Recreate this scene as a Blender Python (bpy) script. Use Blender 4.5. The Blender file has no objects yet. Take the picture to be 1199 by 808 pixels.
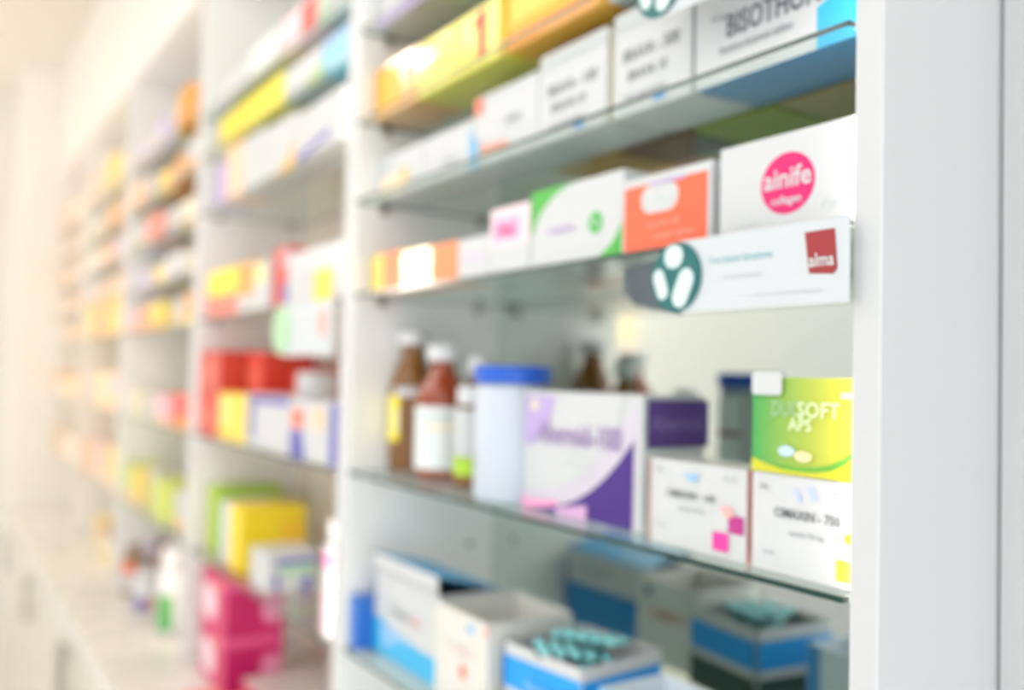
import bpy, bmesh, math, random
from mathutils import Vector, Matrix

SC = bpy.context.scene
COL = SC.collection
PI = math.pi

# ------------------------------------------------------------------ materials
def lin(c):
    c = c / 255.0
    return c / 12.92 if c <= 0.04045 else ((c + 0.055) / 1.055) ** 2.4

MATS = {}
def mat(name, rgb, rough=0.45, metal=0.0, trans=0.0, coat=0.0, spec=0.5, emit=None, vary=0.0, bump=0.0, scale=60):
    if name in MATS:
        return MATS[name]
    m = bpy.data.materials.new(name)
    m.use_nodes = True
    nt = m.node_tree
    b = nt.nodes['Principled BSDF']
    c = (lin(rgb[0]), lin(rgb[1]), lin(rgb[2]), 1)
    b.inputs['Base Color'].default_value = c
    b.inputs['Roughness'].default_value = rough
    b.inputs['Metallic'].default_value = metal
    b.inputs['Transmission Weight'].default_value = trans
    b.inputs['Coat Weight'].default_value = coat
    b.inputs['Coat Roughness'].default_value = 0.05
    b.inputs['Specular IOR Level'].default_value = spec
    if emit:
        b.inputs['Emission Color'].default_value = c
        b.inputs['Emission Strength'].default_value = emit
    if vary or bump:
        tc = nt.nodes.new('ShaderNodeTexCoord')
        nz = nt.nodes.new('ShaderNodeTexNoise')
        nz.inputs['Scale'].default_value = scale
        nz.inputs['Detail'].default_value = 4
        nt.links.new(tc.outputs['Object'], nz.inputs['Vector'])
        if vary:
            mr = nt.nodes.new('ShaderNodeMapRange')
            mr.inputs['To Min'].default_value = max(0.02, rough - vary)
            mr.inputs['To Max'].default_value = min(1.0, rough + vary)
            nt.links.new(nz.outputs['Fac'], mr.inputs['Value'])
            nt.links.new(mr.outputs['Result'], b.inputs['Roughness'])
        if bump:
            bp = nt.nodes.new('ShaderNodeBump')
            bp.inputs['Strength'].default_value = bump
            bp.inputs['Distance'].default_value = 0.002
            nt.links.new(nz.outputs['Fac'], bp.inputs['Height'])
            nt.links.new(bp.outputs['Normal'], b.inputs['Normal'])
    MATS[name] = m
    return m

def card(name, rgb, rough=0.38):
    return mat('card_' + name, rgb, rough=rough, vary=0.06, scale=25)

def glass_material():
    m = bpy.data.materials.new('shelf_glass')
    m.use_nodes = True
    nt = m.node_tree
    nt.nodes.clear()
    out = nt.nodes.new('ShaderNodeOutputMaterial')
    tr = nt.nodes.new('ShaderNodeBsdfTransparent')
    tr.inputs['Color'].default_value = (0.935, 0.97, 0.955, 1)
    gl = nt.nodes.new('ShaderNodeBsdfGlossy')
    gl.inputs['Roughness'].default_value = 0.015
    gl.inputs['Color'].default_value = (0.95, 1.0, 0.98, 1)
    fr = nt.nodes.new('ShaderNodeFresnel')
    fr.inputs['IOR'].default_value = 1.45
    mx = nt.nodes.new('ShaderNodeMixShader')
    ge = nt.nodes.new('ShaderNodeNewGeometry')          # reflect on the outer side of each surface only
    fl = nt.nodes.new('ShaderNodeMath'); fl.operation = 'SUBTRACT'; fl.inputs[0].default_value = 1.0
    mu = nt.nodes.new('ShaderNodeMath'); mu.operation = 'MULTIPLY'
    nt.links.new(ge.outputs['Backfacing'], fl.inputs[1])
    nt.links.new(fr.outputs['Fac'], mu.inputs[0])
    nt.links.new(fl.outputs[0], mu.inputs[1])
    nt.links.new(mu.outputs[0], mx.inputs['Fac'])
    nt.links.new(tr.outputs['BSDF'], mx.inputs[1])
    nt.links.new(gl.outputs['BSDF'], mx.inputs[2])
    nt.links.new(mx.outputs['Shader'], out.inputs['Surface'])
    return m

def gradient_material(name, a, b, axis, lo, hi):
    """printed colour blend across a carton face, in the carton's own coordinates"""
    m = bpy.data.materials.new(name)
    m.use_nodes = True
    nt = m.node_tree
    bs = nt.nodes['Principled BSDF']
    bs.inputs['Roughness'].default_value = 0.35
    tc = nt.nodes.new('ShaderNodeTexCoord')
    sp = nt.nodes.new('ShaderNodeSeparateXYZ')
    mr = nt.nodes.new('ShaderNodeMapRange')
    mr.inputs['From Min'].default_value = lo
    mr.inputs['From Max'].default_value = hi
    rp = nt.nodes.new('ShaderNodeValToRGB')
    rp.color_ramp.elements[0].color = (*[lin(v) for v in a], 1)
    rp.color_ramp.elements[1].color = (*[lin(v) for v in b], 1)
    nt.links.new(tc.outputs['Object'], sp.inputs[0])
    nt.links.new(sp.outputs[axis], mr.inputs['Value'])
    nt.links.new(mr.outputs['Result'], rp.inputs['Fac'])
    nt.links.new(rp.outputs['Color'], bs.inputs['Base Color'])
    return m

LAMINATE = mat('white_laminate', (249, 248, 248), rough=0.30, vary=0.05, bump=0.02, scale=14)
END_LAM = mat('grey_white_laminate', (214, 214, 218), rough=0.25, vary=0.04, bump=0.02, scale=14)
COUNTER = mat('counter_laminate', (222, 220, 216), rough=0.28, vary=0.05, scale=10)
WALL = mat('wall_paint', (247, 247, 247), rough=0.8, bump=0.08, scale=90)
CEIL = mat('ceiling_paint', (222, 210, 194), rough=0.9, bump=0.06, scale=90)
FLOORM = mat('floor_vinyl', (240, 238, 232), rough=0.4, vary=0.1, scale=8)
MIRROR = mat('back_mirror', (222, 230, 225), rough=0.015, metal=1.0)
BACKB = mat('warm_lit_laminate', (250, 240, 228), rough=.4, bump=.02, scale=14)  # warm, bright interior light put into the board colour
EDGE = mat('dimmed_laminate', (204, 204, 208), rough=.4)  # laminate darkened on front edges where strong light would overexpose it
BASEM = mat('base_laminate', (216, 211, 203), rough=.35, vary=.05, bump=.02, scale=14)
GLASS = glass_material()
GLASS_EDGE = mat('glass_edge', (20, 58, 52), rough=0.12, coat=0.3)
STEEL = mat('brushed_steel', (178, 174, 166), rough=0.32, metal=1.0, vary=0.08)
DARKHOLE = mat('dark_hole', (120, 118, 116), rough=0.9)
WHITE = card('white', (206, 207, 211))
CREAM = card('cream', (244, 232, 210))
INK = mat('ink_dark', (104, 108, 116), rough=0.5)
INKG = mat('ink_grey', (150, 156, 164), rough=0.5)
AMBER = mat('amber_glass', (136, 86, 26), rough=0.1, trans=0.15, coat=0.3)
AMBER_RED = mat('red_amber_glass', (160, 66, 30), rough=0.1, trans=0.15, coat=0.3)
CAPW = mat('white_plastic', (222, 221, 227), rough=0.35, vary=0.05)
CAPDARK = mat('dark_plastic', (52, 50, 48), rough=0.4)

# ------------------------------------------------------------------ mesh helpers
def finish(bm, name, mats, parent=None, smooth=False, loc=(0, 0, 0), rz=0.0):
    me = bpy.data.meshes.new(name)
    bmesh.ops.recalc_face_normals(bm, faces=bm.faces)
    bm.to_mesh(me)
    bm.free()
    for m in (mats if isinstance(mats, (list, tuple)) else [mats]):
        me.materials.append(m)
    if smooth:
        for p in me.polygons:
            p.use_smooth = True
    o = bpy.data.objects.new(name, me)
    COL.objects.link(o)
    o.location = loc
    o.rotation_euler = (0, 0, rz)
    if parent:
        o.parent = parent
    return o

def empty(name, loc=(0, 0, 0), rz=0.0):
    o = bpy.data.objects.new(name, None)
    o.empty_display_size = 0.02
    COL.objects.link(o)
    o.location = loc
    o.rotation_euler = (0, 0, rz)
    return o

def tag(o, label=None, cat=None, group=None, kind=None):
    if label: o['label'] = label
    if cat: o['category'] = cat
    if group: o['group'] = group
    if kind: o['kind'] = kind
    return o

def box(bm, lo, hi, bev=0.0, mi=0, seg=1):
    g = bmesh.ops.create_cube(bm, size=1.0)
    vs = g['verts']
    for v in vs:
        v.co = Vector(((lo[i] + hi[i]) / 2 + v.co[i] * (hi[i] - lo[i])) for i in range(3))
    fs = list({f for v in vs for f in v.link_faces})
    for f in fs: f.material_index = mi
    if bev:
        es = list({e for v in vs for e in v.link_edges})
        r = bmesh.ops.bevel(bm, geom=es, offset=bev, segments=seg, profile=0.5, affect='EDGES')
        for f in r['faces']: f.material_index = mi
    return vs

def lathe(bm, prof, n=36, cx=0, cy=0, mi=0):
    rings = []
    for r, z in prof:
        if r < 1e-6:
            rings.append([bm.verts.new((cx, cy, z))])
        else:
            rings.append([bm.verts.new((cx + r * math.cos(2 * PI * k / n), cy + r * math.sin(2 * PI * k / n), z)) for k in range(n)])
    for a, b in zip(rings, rings[1:]):
        if len(a) == 1 and len(b) == 1: continue
        for k in range(n):
            k2 = (k + 1) % n
            if len(a) == 1: f = bm.faces.new((a[0], b[k], b[k2]))
            elif len(b) == 1: f = bm.faces.new((a[k], a[k2], b[0]))
            else: f = bm.faces.new((a[k], a[k2], b[k2], b[k]))
            f.material_index = mi

def cyl(bm, p0, p1, r, n=16, mi=0):
    p0, p1 = Vector(p0), Vector(p1)
    q = (p1 - p0).to_track_quat('Z', 'Y').to_matrix().to_4x4()
    L = (p1 - p0).length
    g = bmesh.ops.create_cone(bm, cap_ends=True, segments=n, radius1=r, radius2=r, depth=L)
    M = Matrix.Translation((p0 + p1) / 2) @ q
    for v in g['verts']: v.co = M @ v.co

def text_polys(s, height):
    cu = bpy.data.curves.new('tmp_text', 'FONT')
    cu.body = s
    cu.size = 1.0
    cu.align_x = 'CENTER'
    cu.resolution_u = 2
    cu.offset = 0.018
    o = bpy.data.objects.new('tmp_text', cu)
    COL.objects.link(o)
    dg = bpy.context.evaluated_depsgraph_get()
    me = bpy.data.meshes.new_from_object(o.evaluated_get(dg))
    vs = [(v.co.x, v.co.y) for v in me.vertices]
    fs = [tuple(p.vertices) for p in me.polygons]
    bpy.data.objects.remove(o)
    bpy.data.curves.remove(cu)
    bpy.data.meshes.remove(me)
    if not vs: return [], []
    y0, y1 = min(v[1] for v in vs), max(v[1] for v in vs)
    k = height / (y1 - y0)
    return [(x * k, (y - (y0 + y1) / 2) * k) for x, y in vs], fs

class Face:
    """printing plane of one face of a carton: metres (a, b) from the face's lower left corner"""
    def __init__(s, face, w, d, h):
        s.face, s.w, s.d, s.h = face, w, d, h
        s.W = w if face in ('front', 'back', 'top') else d
        s.H = d if face == 'top' else h
    def p(s, a, b, e):
        w, d, h = s.w, s.d, s.h
        if s.face == 'front': return (-w / 2 + a, -e, b)
        if s.face == 'back': return (w / 2 - a, d + e, b)
        if s.face == 'right': return (w / 2 + e, a, b)
        if s.face == 'left': return (-w / 2 - e, d - a, b)
        return (-w / 2 + a, b, h + e)

def print_shape(bm, F, spec, e):
    k = spec[0]
    W, H = F.W, F.H
    if k == 'rect':
        _, u0, v0, u1, v1 = spec
        bm.faces.new([bm.verts.new(F.p(a * W, b * H, e)) for a, b in ((u0, v0), (u1, v0), (u1, v1), (u0, v1))])
    elif k == 'poly':
        pts = []
        for a, b in spec[1]:
            q = (min(1.0, max(0.0, a)), min(1.0, max(0.0, b)))
            if not pts or (abs(q[0] - pts[-1][0]) + abs(q[1] - pts[-1][1])) > 1e-4: pts.append(q)
        bm.faces.new([bm.verts.new(F.p(a * W, b * H, e)) for a, b in pts])
    elif k == 'oval':
        _, u, v, ra, rb = spec          # radii in metres
        bm.faces.new([bm.verts.new(F.p(u * W + ra * math.cos(t), v * H + rb * math.sin(t), e))
                      for t in [2 * PI * i / 40 for i in range(40)]])
    elif k == 'pill':                  # rounded rectangle, radii in metres
        _, u, v, ra, rb, rc = spec
        pts = []
        for cx, cy, t0 in ((ra - rc, rb - rc, 0), (-ra + rc, rb - rc, PI / 2), (-ra + rc, -rb + rc, PI), (ra - rc, -rb + rc, 1.5 * PI)):
            for i in range(7):
                t = t0 + PI / 2 * i / 6
                pts.append((u * W + cx + rc * math.cos(t), v * H + cy + rc * math.sin(t)))
        bm.faces.new([bm.verts.new(F.p(a, b, e)) for a, b in pts])
    elif k == 'text':
        _, u, v, s, hgt, maxw = spec
        vs, fs = text_polys(s, hgt)
        if not vs: return
        wd = max(x for x, y in vs) - min(x for x, y in vs)
        q = min(1.0, maxw * W / wd)
        bv = [bm.verts.new(F.p(u * W + x * q, v * H + y, e)) for x, y in vs]
        for f in fs:
            try: bm.faces.new([bv[i] for i in f])
            except ValueError: pass

def add_prints(root, w, d, h, prints, base_e=0.0):
    """prints: (part name, material, face, [shapes]) in layer order"""
    for i, (pn, m, face, shapes) in enumerate(prints):
        bm = bmesh.new()
        F = Face(face, w, d, h)
        for s in shapes:
            print_shape(bm, F, s, base_e + (0.0008 if face in ('right', 'left') else 0.0) + 0.0003 * (i + 1))
        me = bpy.data.meshes.new(pn)
        bm.to_mesh(me); bm.free()
        me.materials.append(m)
        o = bpy.data.objects.new(pn, me)
        COL.objects.link(o)
        o.parent = root

def carton(name, label, cat, x0, x1, y, d, z, h, m, prints=(), rz=0.0, group=None, detail=True):
    w = x1 - x0
    bm = bmesh.new()
    box(bm, (-w / 2, 0, 0), (w / 2, d, h), bev=min(0.0009, h * .03))
    if detail:      # tuck flaps folded over both ends, with a chamfered closing edge
        for s in (-1, 1):
            xa = s * w / 2
            c = min(d, h) * .12
            i_ = .0015
            ring = [(i_, i_), (d - i_, i_), (d - i_, h * .72 - c), (d - i_ - c, h * .72), (i_ + c, h * .72), (i_, h * .72 - c)]
            a = [bm.verts.new((xa, p[0], p[1])) for p in ring]
            b = [bm.verts.new((xa + s * .0005, p[0], p[1])) for p in ring]
            bm.faces.new(b)
            for k in range(6): bm.faces.new((a[k], a[(k + 1) % 6], b[(k + 1) % 6], b[k]))
    o = finish(bm, name, m, loc=((x0 + x1) / 2, y, z), rz=rz)
    tag(o, label, cat, group)
    add_prints(o, w, d, h, prints)
    return o

def arc_band(bm, r, z0, z1, a0, a1, n=20):
    vs = []
    for i in range(n + 1):
        t = a0 + (a1 - a0) * i / n
        vs.append((bm.verts.new((r * math.cos(t), r * math.sin(t), z0)), bm.verts.new((r * math.cos(t), r * math.sin(t), z1))))
    for a, b in zip(vs, vs[1:]): bm.faces.new((a[0], b[0], b[1], a[1]))

def bottle(name, label, cat, x, y, z, r, h, body, capm, bands=(), group=None, cap_h=None, cap_r=None, neck=.45, shoulder=.64, rz=0):
    """lathe-turned bottle standing at x, y; bands: (part name, material, z0, z1 as fractions, angle0, angle1)"""
    cap_h = cap_h or h * .13
    rn = r * neck
    hz = h - cap_h
    prof = [(0, 0.001), (r * .9, 0.001), (r * .97, .002), (r, .006), (r, h * shoulder - r * .12)]
    for i in range(1, 9):
        t = i / 8
        s = t * t * (3 - 2 * t)
        prof.append((r + (rn - r) * s, h * shoulder - r * .12 + (hz - h * .04 - h * shoulder + r * .12) * t))
    prof += [(rn, hz), (rn * 1.0, h - .003), (0, h - .003)]
    bm = bmesh.new(); lathe(bm, prof)
    o = finish(bm, name, body, smooth=True, loc=(x, y, z), rz=rz)
    tag(o, label, cat, group)
    cr = cap_r or rn * 1.25
    bm = bmesh.new()
    n = 48
    lathe(bm, [(0, h - .0005), (cr * .9, h - .0005), (cr, h - .003), (cr, hz + .0015), (cr * .97, hz), (rn * 1.02, hz)], n=n)
    finish(bm, 'cap', capm, parent=o, smooth=False)
    for pn, m, z0, z1, a0, a1 in bands:
        bm = bmesh.new(); arc_band(bm, r + .0005, z0 * h, z1 * h, a0, a1)
        finish(bm, pn, m, parent=o, smooth=True)
    return o

def structure(name, lo, hi, m, bev=0.0):
    bm = bmesh.new(); box(bm, lo, hi, bev=bev)
    return tag(finish(bm, name, m), kind='structure')

# ------------------------------------------------------------------ room
CEILZ = 2.66
XL, XR, YF, YB = -4.95, 1.40, -2.70, 0.262
structure('floor', (XL - .1, YF - .1, -.08), (XR + .1, YB + .1, 0), FLOORM)
structure('ceiling', (XL - .1, YF - .1, CEILZ), (XR + .1, YB + .1, CEILZ + .08), CEIL)
structure('wall_back', (XL - .1, YB, 0), (-.326, YB + .1, CEILZ), WALL)
structure('wall_return', (-.326, .126, 0), (XR + .1, YB + .1, CEILZ), mat('grey_paint', (206, 207, 210), rough=.7, bump=.05, scale=90))
structure('wall_pillar', (-4.64, -.135, 0), (-4.312, YB, CEILZ), WALL, bev=.004)
RY0, RY1 = -2.3, -.35
bm = bmesh.new()
box(bm, (XR, YF - .1, 0), (XR + .1, RY0, CEILZ)); box(bm, (XR, RY1, 0), (XR + .1, .126, CEILZ))
box(bm, (XR, RY0, 0), (XR + .1, RY1, .06)); box(bm, (XR, RY0, 2.5), (XR + .1, RY1, CEILZ))
tag(finish(bm, 'wall_right', WALL), kind='structure')
sw = tag(empty('fill_window_side', (XR + .05, (RY0 + RY1) / 2, .06)), kind='structure')  # unseen window added to brighten the cabinet interiors
hw = (RY1 - RY0) / 2; hh = 2.44
bm = bmesh.new()
for yy in (-hw + .03, 0, hw - .03): box(bm, (-.03, yy - .03, 0), (.03, yy + .03, hh), bev=.003)
box(bm, (-.03, -hw, 0), (.03, hw, .05), bev=.003); box(bm, (-.03, -hw, hh - .05), (.03, hw, hh), bev=.003)
finish(bm, 'window_frame', LAMINATE, parent=sw)
bm = bmesh.new(); box(bm, (0, -hw + .03, .05), (.006, hw - .03, hh - .05))
finish(bm, 'window_pane', GLASS, parent=sw)
SX0, SX1, SZ0, SZ1 = -2.1, 1.30, .06, 2.5
bm = bmesh.new()
box(bm, (XL - .1, YF - .1, 0), (SX0, YF, CEILZ)); box(bm, (SX1, YF - .1, 0), (XR + .1, YF, CEILZ))
box(bm, (SX0, YF - .1, 0), (SX1, YF, SZ0)); box(bm, (SX0, YF - .1, SZ1), (SX1, YF, CEILZ))
tag(finish(bm, 'wall_front', mat('cool_grey_paint', (192, 198, 208), rough=.8, bump=.06, scale=90)), kind='structure')
sw = tag(empty('fill_window_front', ((SX0 + SX1) / 2, YF - .05, SZ0)), kind='structure')  # unseen shopfront window added as soft frontal fill for the shelves
hw = (SX1 - SX0) / 2; hh = SZ1 - SZ0
bm = bmesh.new()
for i in range(5):
    xx = -hw + .03 + (2 * hw - .06) * i / 4
    box(bm, (xx - .03, -.03, 0), (xx + .03, .03, hh), bev=.003)
box(bm, (-hw, -.03, 0), (hw, .03, .05), bev=.003); box(bm, (-hw, -.03, hh - .05), (hw, .03, hh), bev=.003)
finish(bm, 'window_frame', LAMINATE, parent=sw)
bm = bmesh.new(); box(bm, (-hw + .03, -.006, .05), (hw - .03, .0, hh - .05))
finish(bm, 'window_pane', GLASS, parent=sw)
# end wall with a window opening
WY0, WY1, WZ0, WZ1 = -2.30, -1.80, 1.72, 2.36
bm = bmesh.new()
box(bm, (XL - .1, YF, 0), (XL, WY0, CEILZ)); box(bm, (XL - .1, WY1, 0), (XL, YB, CEILZ))
box(bm, (XL - .1, WY0, 0), (XL, WY1, WZ0)); box(bm, (XL - .1, WY0, WZ1), (XL, WY1, CEILZ))
tag(finish(bm, 'wall_left', WALL), kind='structure')
wn = tag(empty('window_1', (XL - .05, (WY0 + WY1) / 2, WZ0)), kind='structure')
hw = (WY1 - WY0) / 2; hh = WZ1 - WZ0
bm = bmesh.new()
for a, b in (((-.03, -hw, 0), (.03, -hw + .05, hh)), ((-.03, hw - .05, 0), (.03, hw, hh)), ((-.03, -hw, 0), (.03, hw, .05)),
             ((-.03, -hw, hh - .05), (.03, hw, hh)), ((-.02, -.02, .05), (.02, .02, hh - .05))):
    box(bm, a, b, bev=.003)
finish(bm, 'window_frame', LAMINATE, parent=wn)
bm = bmesh.new(); box(bm, (-.004, -hw + .05, .05), (.004, hw - .05, hh - .05))
finish(bm, 'window_pane', GLASS, parent=wn)
structure('baseboard_front', (XL, YF, 0), (XR, YF + .015, .09), LAMINATE, bev=.003)

# ------------------------------------------------------------------ cabinets
T = .02; W0 = -.328; PITCH = .795; DEP = .221
BASE = .82
NAMES = ['nearest', 'second', 'third', 'fourth', 'farthest']
# shelf tops per cabinet
SH = [
    [1.846, 1.7253, 1.6211, 1.4985, 1.2699, 1.0445],
    [1.912, 1.828, 1.713, 1.497, 1.267, 1.035],
    [1.94, 1.825, 1.715, 1.600, 1.490, 1.265, 1.04],
    [1.95, 1.830, 1.715, 1.605, 1.490, 1.265, 1.04],
    [1.94, 1.825, 1.715, 1.600, 1.490, 1.265, 1.04],
]
CABLABEL = ['white open shelf cabinet nearest the camera, ending in the bare white side panel',
            'white open shelf cabinet second from the right, with the red carton stack',
            'white open shelf cabinet third from the right, above the white counter bottles',
            'white open shelf cabinet fourth from the right, in the warm blurred light',
            'white open shelf cabinet farthest away, beside the white pillar']
SHORT = ['nearest cabinet', 'second cabinet', 'third cabinet', 'fourth cabinet', 'farthest cabinet']
ORD = ['top', 'second', 'third', 'fourth', 'fifth', 'sixth', 'seventh']
GT = .005
LCOL = [(1, .90, .82), (1, .84, .70), (1, .74, .52), (1, .68, .40), (1, .66, .38)]
FILL_GLOW = mat('fill_strip_glow', (255, 246, 232), emit=2.0)  # glowing strip added only as cabinet fill
for n in range(5):
    xr = W0 - PITCH * n; xl = xr - PITCH
    c = tag(empty('shelf_cabinet', ((xl + xr) / 2, 0, BASE)), CABLABEL[n], 'cabinet', 'row of white shelf cabinets')
    hwid = PITCH / 2
    for s in (-1, 1):
        a = s * (hwid - .0002); b = s * (hwid - T)
        bm = bmesh.new(); box(bm, (min(a, b), 0, 0), (max(a, b), DEP + .02, 2.19 - BASE), bev=.0012)
        for f_ in bm.faces:
            if f_.normal.y < -.9: f_.material_index = 1
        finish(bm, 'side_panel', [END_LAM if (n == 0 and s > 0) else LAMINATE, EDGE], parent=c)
    bm = bmesh.new(); box(bm, (-hwid + T, DEP, .0), (hwid - T, DEP + .005, 2.19 - BASE))
    finish(bm, 'back_mirror' if n == 0 else 'back_board', MIRROR if n == 0 else BACKB, parent=c)
    bm = bmesh.new(); box(bm, (-hwid + T, DEP + .006, .0), (hwid - T, DEP + .019, 2.19 - BASE))
    finish(bm, 'back_panel', LAMINATE, parent=c)
    bm = bmesh.new(); box(bm, (-hwid + .0003, 0, 2.19 - BASE), (hwid - .0003, .018, CEILZ - BASE - .002), bev=.001)
    box(bm, (-hwid + .0003, .018, 2.19 - BASE), (hwid - .0003, DEP + .02, 2.19 - BASE + .018))
    finish(bm, 'fascia', LAMINATE, parent=c)
    # slim vertical fill lamp, added to brighten the interior, inside the right-hand panel
    bm = bmesh.new(); box(bm, (hwid - T - .003, .006, .06), (hwid - T - .0003, .016, 2.17 - BASE), bev=.0006)
    finish(bm, 'fill_strip', FILL_GLOW, parent=c)
    l = bpy.data.lights.new('strip_fill', 'AREA'); l.shape = 'RECTANGLE'; l.size = 1.28; l.size_y = .008; l.energy = [.75, 1.2, 1.2, 1.2, 1.2][n]; l.color = LCOL[n]
    lo_ = bpy.data.objects.new('strip_fill', l); COL.objects.link(lo_)
    lo_.matrix_world = Matrix.Translation((xr - T - .0036, .011, 1.495)) @ (Matrix(((0, .0, 1), (0, 1, 0), (-1, 0, 0))).to_4x4())
    for si, z in enumerate(SH[n]):
        bm = bmesh.new()
        box(bm, (-hwid + T + .001, 0, -GT), (hwid - T - .0042, DEP - .003, 0), bev=.0006)
        for f in bm.faces:
            cc = f.calc_center_median()
            if abs(f.normal.z) < .5: f.material_index = 1
        zz = z + .0025
        g = finish(bm, 'glass_shelf', [GLASS, GLASS_EDGE], loc=((xl + xr) / 2, 0, zz))
        tag(g, 'green-edged glass shelf, %s from the top in the %s' % (('topmost' if si == 0 else ORD[si]), SHORT[n]), 'glass shelf', 'glass shelves in the cabinets')
        if n < 2:
            for s in (-1, 1):
                for yy in (.038, .188):
                    bm = bmesh.new()
                    xa = s * (hwid - T)
                    cyl(bm, (xa, yy, zz - GT - .0058 - BASE), (xa - s * .011, yy, zz - GT - .0058 - BASE), .0046)
                    cyl(bm, (xa, yy, zz - GT - .0058 - BASE), (xa - s * .002, yy, zz - GT - .0058 - BASE), .0052)
                    finish(bm, 'shelf_pin', STEEL, parent=c)
    if n == 0:
        for yy in (.04, .1845):
            bm = bmesh.new(); cyl(bm, (-hwid + T - .0005, yy, 1.164 - BASE), (-hwid + T + .0008, yy, 1.164 - BASE), .004)
            finish(bm, 'pin_hole', DARKHOLE, parent=c)

# counter and base cabinets
bm = bmesh.new(); box(bm, (-4.306, -.158, .785), (-.322, YB - .001, .8195), bev=.004, seg=2)
tag(finish(bm, 'counter_top', COUNTER), 'long white counter top running under all the shelf cabinets', 'counter')
for n in range(5):
    xr = W0 - PITCH * n; xl = xr - PITCH
    c = tag(empty('base_cabinet', ((xl + xr) / 2, 0, 0)), 'white closed base cabinet under the counter, below the %s shelf cabinet' % NAMES[n], 'base cabinet', 'base cabinets under the counter')
    bm = bmesh.new()
    box(bm, (-PITCH / 2 + .0005, -.13, .09), (PITCH / 2 - .0005, YB - .002, .784))
    box(bm, (-PITCH / 2 + .0005, -.075, .0), (PITCH / 2 - .0005, YB - .002, .09))
    finish(bm, 'carcass', BASEM, parent=c)
    for s in (-1, 1):
        bm = bmesh.new()
        box(bm, (min(s * .003, s * (PITCH / 2 - .003)), -.149, .095), (max(s * .003, s * (PITCH / 2 - .003)), -.1302, .778), bev=.0015)
        dr = finish(bm, 'door', BASEM, parent=c)
        bm = bmesh.new()
        xx = s * .035
        cyl(bm, (xx, -.172, .63), (xx, -.172, .76), .006)
        cyl(bm, (xx, -.172, .645), (xx, -.149, .645), .004); cyl(bm, (xx, -.172, .745), (xx, -.149, .745), .004)
        finish(bm, 'handle', STEEL, parent=dr)

# ------------------------------------------------------------------ printing colours
YEL = card('yellow', (252, 232, 40)); ORA = card('orange', (250, 158, 40)); AMB = card('amber', (252, 184, 48))
ORED = card('orange_red', (250, 104, 70)); RED = card('red', (222, 66, 50)); PINK = card('pink', (246, 160, 206))
HOTP = card('hot_pink', (220, 12, 110)); PALEP = card('pale_pink', (244, 214, 226)); MAG = card('magenta', (214, 30, 110))
GRN = card('green', (74, 180, 66)); LIME = card('lime', (178, 214, 60)); YGRN = card('yellow_green', (206, 203, 50))
TEAL = card('teal', (8, 102, 105)); SKY = card('sky_blue', (52, 178, 232)); BLUE = card('blue', (26, 156, 240))
NAVY = card('navy', (20, 84, 160)); PBLUE = card('pale_blue', (150, 196, 238)); PURP = card('purple', (68, 36, 132))
LAV = card('lavender', (190, 168, 220)); LILAC = card('lilac', (208, 200, 216)); DPURP = card('deep_purple', (84, 62, 132))
BRICK = card('brick', (156, 46, 52)); SALMON = card('salmon', (226, 160, 146)); TAN = card('tan', (214, 184, 120))
OLIVE = card('olive', (176, 186, 72)); SLATE = card('slate', (70, 84, 98)); DGREEN = card('dark_green', (30, 62, 60))
PEACH = card('peach', (252, 208, 176)); SAGE = card('sage', (196, 206, 170)); BROWN = card('brown', (170, 112, 50))
CORAL = card('coral', (246, 128, 110)); PALEG = card('pale_grey', (214, 222, 224)); VIOLET = card('violet_blue', (92, 88, 180))
MINT = card('mint', (176, 216, 176)); OCHRE = card('ochre', (226, 160, 70)); GREYD = card('grey', (120, 124, 126))

def Z(n, i): return SH[n][i] + .0029

def CT(*a, **k): return carton('medicine_carton', *a, **k)
G1 = 'cartons in the nearest cabinet'

# ------------------------------------------------------------------ nearest cabinet, shelf A (second from the top)
z = Z(0, 1)
CT('orange carton at the left end of the second shelf, nearest cabinet', 'carton', -1.098, -.977, .02, .07, z, .068, mat('card_orange_gloss', (250, 168, 50), rough=.3, coat=1.0),
   [('printed_panel', AMB, 'front', [('rect', .04, .08, .62, .92)]), ('logo', SALMON, 'front', [('oval', .80, .66, .012, .012)])], group=G1)
CT('bright yellow carton with a red figure one on its front', 'carton', -.975, -.783, .02, .075, z, .066, mat('card_yellow_gloss', (253, 236, 50), rough=.3, coat=1.0),
   [('printed_panel', card('lemon', (255, 243, 120)), 'front', [('rect', .44, .44, .52, .97)]),
    ('figure_one', RED, 'front', [('poly', [(.715, .16), (.815, .16), (.815, .92), (.745, .92), (.675, .76), (.69, .68), (.735, .72), (.735, .24), (.715, .24)])]),
    ('lettering', OLIVE, 'front', [('text', .22, .52, 'VITA-C', .010, .22)]),
    ('edge_panel', AMB, 'front', [('rect', .955, 0.0, 1.0, 1.0)])], group=G1)
CT('amber and orange carton right of the yellow carton', 'carton', -.776, -.628, .02, .075, z, .066, AMB,
   [('printed_panel', ORA, 'front', [('rect', 0, 0, 1, .28)]), ('printed_panel', card('light_amber', (253, 210, 90)), 'front', [('rect', .06, .4, .9, .9)])], group=G1)
CT('white carton behind the upper hanging sign, second shelf, nearest cabinet', 'carton', -.618, -.36, .025, .075, z, .062, WHITE,
   [('printed_panel', SKY, 'front', [('rect', .8, 0, 1, 1)])], group=G1)

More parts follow.
